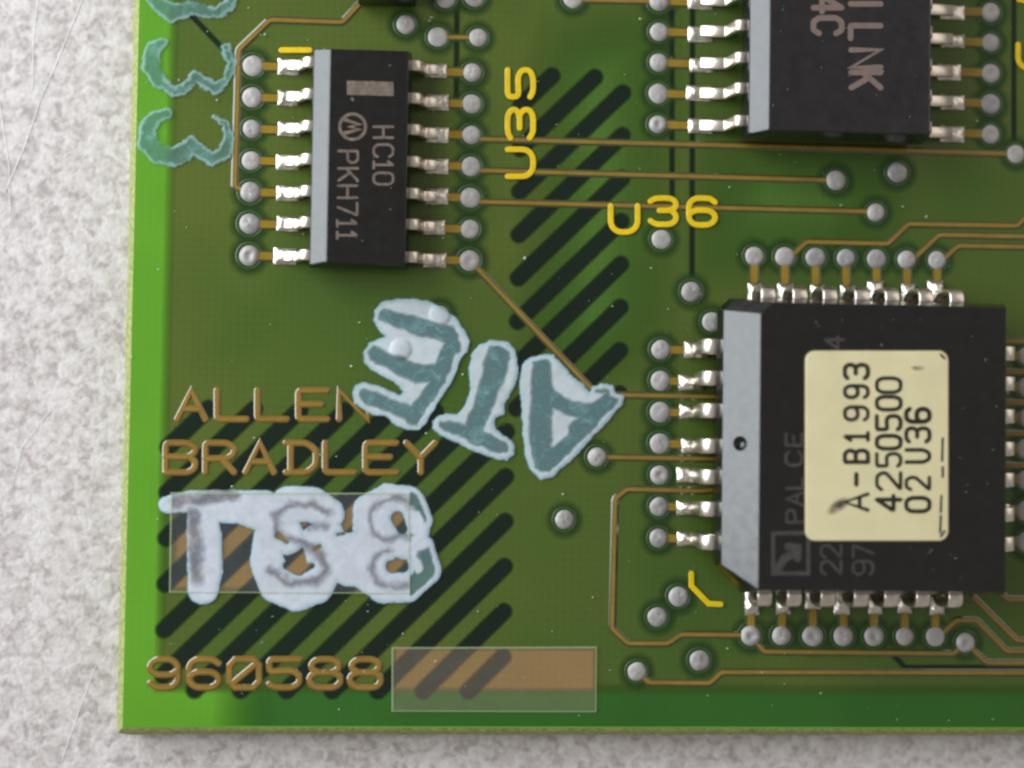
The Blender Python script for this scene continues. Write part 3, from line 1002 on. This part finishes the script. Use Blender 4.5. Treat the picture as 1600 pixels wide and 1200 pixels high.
def paint(name, label, mat, sc_, off, outer=(), strokes=(), thin=(), holes=(), step=2.0, rim_w=9.0, jag=2.0, height=0.022, thin_soft=6.0, z=0.078, domes=(), grow=1.0, inset=None, white=(), warp=4.0, region=None, core=False):
    """all coordinates are zoom-view pixels: photograph pixel = off + coordinate / sc_"""
    cv = lambda L: [(off[0] + p[0] / sc_, off[1] + p[1] / sc_) + tuple(q / sc_ for q in p[2:]) for p in L]
    outer = [cv(o) for o in outer]; strokes = [cv(s) for s in strokes]; thin = [cv(s) for s in thin]; holes = [cv(s) for s in holes]; white = [cv(s) for s in white]
    allp = [p for L in outer + strokes for p in L]
    m = 34 if strokes else 8
    xs = np.arange(min(p[0] for p in allp) - m, max(p[0] for p in allp) + m, step)
    ys = np.arange(min(p[1] for p in allp) - m, max(p[1] for p in allp) + m, step)
    X, Y = np.meshgrid(xs, ys)
    sd = np.full(X.shape, 1e9)
    for o in outer: sd = np.minimum(sd, poly_dist(X, Y, o))
    for s in strokes: sd = np.minimum(sd, seg_dist(X, Y, s))
    for h in holes: sd = np.maximum(sd, -seg_dist(X, Y, h))
    seed = len(allp) * 0.37
    nz = vnoise(X, Y, 0.055, seed) * 0.9 + vnoise(X, Y, 0.17, seed + 4) * 0.7
    sd = sd + nz * jag
    cover = sstep(-sd, -1.2, 1.6)
    rim = 1 - sstep(-sd, 1.0, rim_w)
    th = np.zeros(X.shape)
    X0_, Y0_ = X, Y
    w1 = vnoise(X, Y, 0.045, seed + 11) + 0.5 * vnoise(X, Y, 0.12, seed + 13)
    w2 = vnoise(X, Y, 0.045, seed + 17) + 0.5 * vnoise(X, Y, 0.12, seed + 19)
    X = X + w1 * warp * 1.6; Y = Y + w2 * warp * 1.6
    if inset is not None:
        lim = inset * (1 + 0.5 * w1)
        th = sstep(-sd - lim, -2.0, 2.5)
        for s in white:
            th = th * (1 - sstep(-seg_dist(X, Y, s), -3.0, 3.0))
        if thin and core:
            d = np.full(X.shape, 1e9)
            for s in thin: d = np.minimum(d, seg_dist(X, Y, [(q[0], q[1], q[2] * grow) for q in s]))
            th = np.minimum(th, sstep(-d, -3.0, 3.0)); thin = ()
    if region is not None:
        th = np.maximum(th, sstep(-sd - 8, -2, 3) * (X0_ > region[0]) * (1 - sstep(-seg_dist(X, Y, cv(region[1])), -3, 3)))
    for s in thin:
        d = seg_dist(X, Y, [(q[0], q[1], q[2] * grow) for q in s]) + nz * jag * 0.7
        th = np.maximum(th, sstep(-d, -thin_soft * 0.4, thin_soft * 0.6))
    X, Y = X0_, Y0_
    hz = height * sstep(-sd, -1.0, 5.0) * (1 - 0.45 * th) * (1 + 0.25 * nz)
    for dx, dy in domes:
        hz = np.maximum(hz, 0.02 + 0.10 * np.sqrt(np.clip(1 - ((X - dx) ** 2 + (Y - dy) ** 2) / 17.0 ** 2, 0, 1)))
    keep = cover > 0.001
    idx = -np.ones(X.shape, int)
    quads = []
    cell = keep[:-1, :-1] | keep[1:, :-1] | keep[:-1, 1:] | keep[1:, 1:]
    use = np.zeros(X.shape, bool)
    use[:-1, :-1] |= cell; use[1:, :-1] |= cell; use[:-1, 1:] |= cell; use[1:, 1:] |= cell
    idx[use] = np.arange(use.sum())
    V = [P(float(a), float(b), 0) for a, b in zip(X[use], Y[use])]
    c = sum(V, Vector()) / len(V)
    V = [(v.x - c.x, v.y - c.y, z + float(h)) for v, h in zip(V, hz[use])]
    jj_, ii_ = np.nonzero(cell)
    for j, i in zip(jj_, ii_):
        quads.append((int(idx[j + 1, i]), int(idx[j + 1, i + 1]), int(idx[j, i + 1]), int(idx[j, i])))
    return obj(name, V, quads, mat, board, smooth=True, loc=(c.x, c.y, 0), label=label,
               attrs={'cover': [float(q) for q in cover[use]], 'rim': [float(q) for q in rim[use]], 'thin': [float(q) for q in th[use]]})

S1, O1 = 3.3333, (520, 440)
paint('painted_letter', 'white painted letter E with teal core, upside down', M['paint_ate'], S1, O1,
  outer=[[(215, 150), (260, 105), (340, 90), (430, 88), (510, 105), (590, 150), (650, 200), (690, 260), (710, 310), (700, 370), (665, 400), (640, 480), (590, 570), (530, 660), (490, 730), (450, 775), (390, 770),
          (320, 745), (280, 705), (210, 695), (160, 670), (110, 630), (100, 580), (120, 540), (170, 525), (240, 540), (310, 570), (350, 590), (365, 575), (340, 540), (270, 500), (200, 460), (165, 420), (160, 370),
          (190, 320), (240, 295), (270, 285), (235, 250), (210, 200)]],
  thin=[[(650, 285, 46), (600, 400, 52), (545, 560, 52), (430, 710, 50)], [(255, 165, 34), (420, 225, 42), (630, 285, 46)], [(205, 370, 38), (330, 430, 42), (440, 480, 44), (540, 480, 40)],
        [(125, 580, 38), (230, 620, 42), (350, 665, 36), (420, 700, 40)]],
  inset=9, core=True, warp=2.2, domes=[(626, 546), (687, 492)], white=[[(400, 330, 40), (480, 365, 38)], [(380, 590, 26), (410, 560, 22)]])
paint('painted_letter', 'white painted letter T with teal core, upside down', M['paint_ate'], S1, O1,
  outer=[[(720, 380), (760, 330), (820, 305), (910, 310), (945, 350), (960, 410), (965, 480), (940, 560), (890, 640), (895, 690), (850, 710), (835, 740), (850, 775), (910, 810), (945, 850), (945, 900), (910, 930),
          (850, 925), (740, 885), (640, 840), (560, 800), (520, 770), (515, 730), (540, 700), (600, 690), (650, 690), (690, 640), (715, 560), (705, 470), (715, 420)]],
  thin=[[(870, 360, 62), (840, 480, 62), (800, 600, 52), (740, 760, 48)], [(550, 735, 30), (650, 770, 36), (760, 815, 42), (905, 870, 36)]],
  inset=9, core=True, warp=2.2, white=[[(945, 520, 20), (900, 600, 24)]])
paint('painted_letter', 'white painted letter A with teal core, upside down', M['paint_ate'], S1, O1,
  outer=[[(985, 430), (1020, 400), (1090, 380), (1150, 380), (1190, 430), (1230, 480), (1300, 530), (1335, 575), (1350, 545), (1400, 530), (1460, 540), (1475, 580), (1520, 595), (1500, 650), (1430, 730), (1360, 800),
          (1290, 880), (1210, 960), (1140, 1020), (1080, 1030), (1030, 980), (1000, 900), (990, 800), (980, 660), (970, 520)]],
  thin=[[(1085, 440, 52), (1090, 600, 60), (1080, 800, 58), (1095, 960, 50)], [(1105, 950, 50), (1240, 830, 58), (1350, 720, 62), (1460, 610, 50)], [(1130, 600, 46), (1230, 660, 38), (1350, 690, 40)], [(1370, 560, 20), (1450, 560, 20)]],
  inset=9, core=True, warp=2.2, white=[[(1170, 700, 20), (1185, 770, 44), (1150, 850, 14)]])
# the white triangle left open inside the A is thick paint again
S2, O2 = 3.0, (200, 570)
paint('painted_letter', 'thick white painted letters TS8 merged under clear film', M['paint_ts'], S2, O2,
  strokes=[[(185, 655, 42), (300, 640, 50), (420, 632, 46), (640, 650, 62)],
           [(350, 660, 70), (358, 800, 82), (362, 960, 84), (352, 1050, 72)],
           [(400, 680, 60), (520, 685, 60), (650, 700, 90)],
           [(940, 700, 76), (860, 650, 80), (760, 655, 88), (700, 720, 90), (750, 810, 80)],
           [(660, 800, 70), (650, 920, 78), (700, 1030, 86), (790, 1065, 90), (880, 1030, 88), (930, 930, 82), (880, 820, 70)],
           [(940, 760, 60), (960, 900, 90), (1040, 960, 80), (1100, 860, 80), (1010, 860, 70)],
           [(1130, 760, 76), (1130, 680, 76), (1220, 620, 66), (1320, 640, 70), (1360, 730, 66), (1340, 800, 66), (1200, 830, 76), (1130, 760, 76)],
           [(1150, 880, 80), (1110, 980, 76), (1200, 1040, 76), (1310, 1030, 80), (1390, 960, 78), (1370, 860, 66), (1250, 840, 62)],
           [(1240, 690, 40), (1200, 760, 50)], [(1190, 900, 60), (1200, 990, 50)]],
  thin=[[(215, 640, 24), (380, 618, 28), (520, 612, 20)], [(312, 700, 30), (316, 850, 34), (318, 1010, 26)],
        [(945, 700, 17), (860, 645, 18), (750, 655, 16), (690, 715, 17), (715, 790, 18), (820, 840, 20), (915, 885, 22), (935, 950, 20), (875, 1015, 18), (760, 1022, 16), (670, 960, 20)],
        [(835, 745, 8), (930, 762, 12)], [(1301, 805, 14), (1250, 817, 14), (1199, 809, 14), (1157, 782, 14), (1135, 741, 14), (1136, 697, 14), (1161, 657, 14), (1204, 632, 14), (1256, 626, 14), (1305, 641, 14), (1341, 674, 14)], [(1382, 981, 14), (1355, 1012, 14), (1314, 1034, 14), (1264, 1041, 14), (1214, 1035, 14), (1171, 1015, 14), (1143, 984, 14), (1134, 948, 14), (1145, 912, 14), (1174, 882, 14), (1218, 863, 14)]],
  holes=[[(1262, 715, 30), (1284, 770, 24)], [(1240, 945, 32), (1290, 945, 28)], [(705, 800, 18), (745, 828, 10)], [(745, 940, 20), (800, 955, 34), (860, 942, 16)], [(1035, 690, 14), (1030, 620, 30)], [(985, 795, 8), (1010, 790, 10)],
         [(880, 860, 10), (900, 850, 10)]],
  jag=1.4, rim_w=9, thin_soft=14, grow=1.05, warp=4.0, region=(641, [(1300, 700, 40), (1420, 800, 40), (1290, 860, 50), (1360, 940, 30)]), height=0.02, z=0.082)
S3, O3 = 4.0, (180, 0)
mark_lab = ('washed out painted squiggle cut off by the top left edge of the picture', 'washed out painted squiggle beside the first two chip leads', 'washed out painted squiggle, lowest of three along the bright edge')
paint('painted_squiggle', mark_lab[0], M['paint_m'], S3, O3,
  strokes=[[(220, -120, 40), (225, -20, 44), (290, 40, 55), (350, 80, 58), (430, 70, 50), (500, 50, 45), (560, 80, 38), (640, 80, 36), (720, 30, 38), (750, -80, 30)]],
  thin=[[(400, 0, 40), (500, 20, 50), (560, 40, 30)]], inset=5, jag=4.2, rim_w=9)
paint('painted_squiggle', mark_lab[1], M['paint_m'], S3, O3,
  strokes=[[(295, 265, 34), (240, 310, 50), (225, 420, 58), (280, 520, 42), (370, 582, 26), (430, 560, 34), (500, 480, 36), (560, 520, 36), (630, 560, 34), (700, 500, 26), (728, 400, 26), (690, 300, 30)]],
  thin=[[(235, 350, 30), (250, 440, 34)], [(450, 540, 14), (500, 500, 16)]], inset=5, jag=4.0, rim_w=9)
paint('painted_squiggle', mark_lab[2], M['paint_m'], S3, O3,
  strokes=[[(320, 715, 36), (260, 730, 44), (200, 810, 56), (200, 900, 60), (270, 970, 60), (360, 985, 58), (440, 950, 60), (470, 890, 38), (530, 950, 44), (600, 990, 46), (680, 960, 44), (715, 870, 34), (690, 780, 26), (620, 735, 20)]],
  thin=[[(240, 900, 40), (360, 990, 30), (450, 980, 24)], [(200, 820, 20), (210, 880, 20)]], inset=5, jag=4.0, rim_w=9)

# ------------------------------------------------------------------ clear film labels
def film(pts, z, label, film_m=None):
    V = [P(x, y, 0) for x, y in pts]
    c = sum(V, Vector()) / 4
    top = [(v.x - c.x, v.y - c.y, z) for v in V]
    w = 0.045
    inn = [(x - math.copysign(w, x), y - math.copysign(w, y), z) for x, y, _ in top]
    low = [(x + math.copysign(0.03, x), y + math.copysign(0.03, y), z - 0.05) for x, y, _ in top]
    VV = inn + top + low
    Fc = [(0, 1, 2, 3)]; mi = [0]
    for i in range(4):
        j = (i + 1) % 4
        Fc.append((4 + i, 4 + j, j, i)); mi.append(1)
        Fc.append((8 + i, 8 + j, 4 + j, 4 + i)); mi.append(1)
    return obj('clear_film_label', VV, fix_up(VV, Fc), [film_m or M['film'], M['filmedge']], board, mi, loc=(c.x, c.y, 0), label=label)
film([(613, 1111), (931, 1112), (932, 1011), (613, 1012)], 0.085, 'blank strip of hazy clear film beside the number 960588')
film([(266, 925), (640, 927), (638, 771), (268, 770)], 0.150, 'rectangle of clear film over the thick white paint', M['film2'])

# ------------------------------------------------------------------ dust and flecks
def dust():
    V, Fc = [], []
    def fleck(x, y, z, s):
        o = len(V)
        a0 = random.random() * 6.28
        st = random.uniform(0.4, 1.0)
        for k in range(5):
            a = a0 + k * 1.2566
            r = s * random.uniform(0.5, 1.1)
            V.append((x + r * math.cos(a), y + r * st * math.sin(a), z + random.uniform(0, s * 0.5)))
        V.append((x, y, z + s * 0.9))
        for k in range(5): Fc.append((o + k, o + (k + 1) % 5, o + 5))
    for px, py, s in ((508, 78, .12), (414, 55, .1), (820, 403, .11), (1017, 419, .06), (1043, 483, .06), (840, 128, .1), (880, 772, .12), (675, 28, .12), (671, 33, .1), (1000, 30, .12), (562, 504, .1), (549, 572, .1),
                      (723, 585, .09), (666, 677, .1), (340, 770, .07), (363, 760, .08), (1136, 1013, .1), (426, 963, .07), (748, 800, .05), (1313, 321, .08), (1410, 323, .08), (1446, 339, .1), (1139, 293, .09), (1218, 242, .07),
                      (575, 955, .06), (747, 955, .08), (1190, 1050, .06), (1225, 1068, .05), (340, 157, .09), (1095, 460, .05), (920, 470, .05), (410, 1003, .05), (530, 1108, .07)):
        x, y = P2(px, py); fleck(x, y, 0.06, s * 0.75)
    for _ in range(170):
        x, y = P2(random.uniform(200, 1590), random.uniform(5, 1130))
        fleck(x, y, 0.055, random.choice((0.022, 0.028, 0.035, 0.05)))
    for x0_, y0_, x1_, y1_, z_, n_ in ((525, 90, 635, 390, 1.585, 10), (1205, 5, 1435, 190, 2.51, 16), (1200, 490, 1560, 540, 3.91, 8), (1495, 550, 1560, 915, 3.91, 9), (1380, 855, 1560, 915, 3.91, 7)):
        for _ in range(n_):
            q = P(random.uniform(x0_, x1_), random.uniform(y0_, y1_), z_)
            fleck(q.x, q.y, z_, random.choice((0.018, 0.022, 0.03)))
    o = obj('dust', V, fix_up(V, Fc), M['dust'], board)
    o['kind'] = 'stuff'
dust()
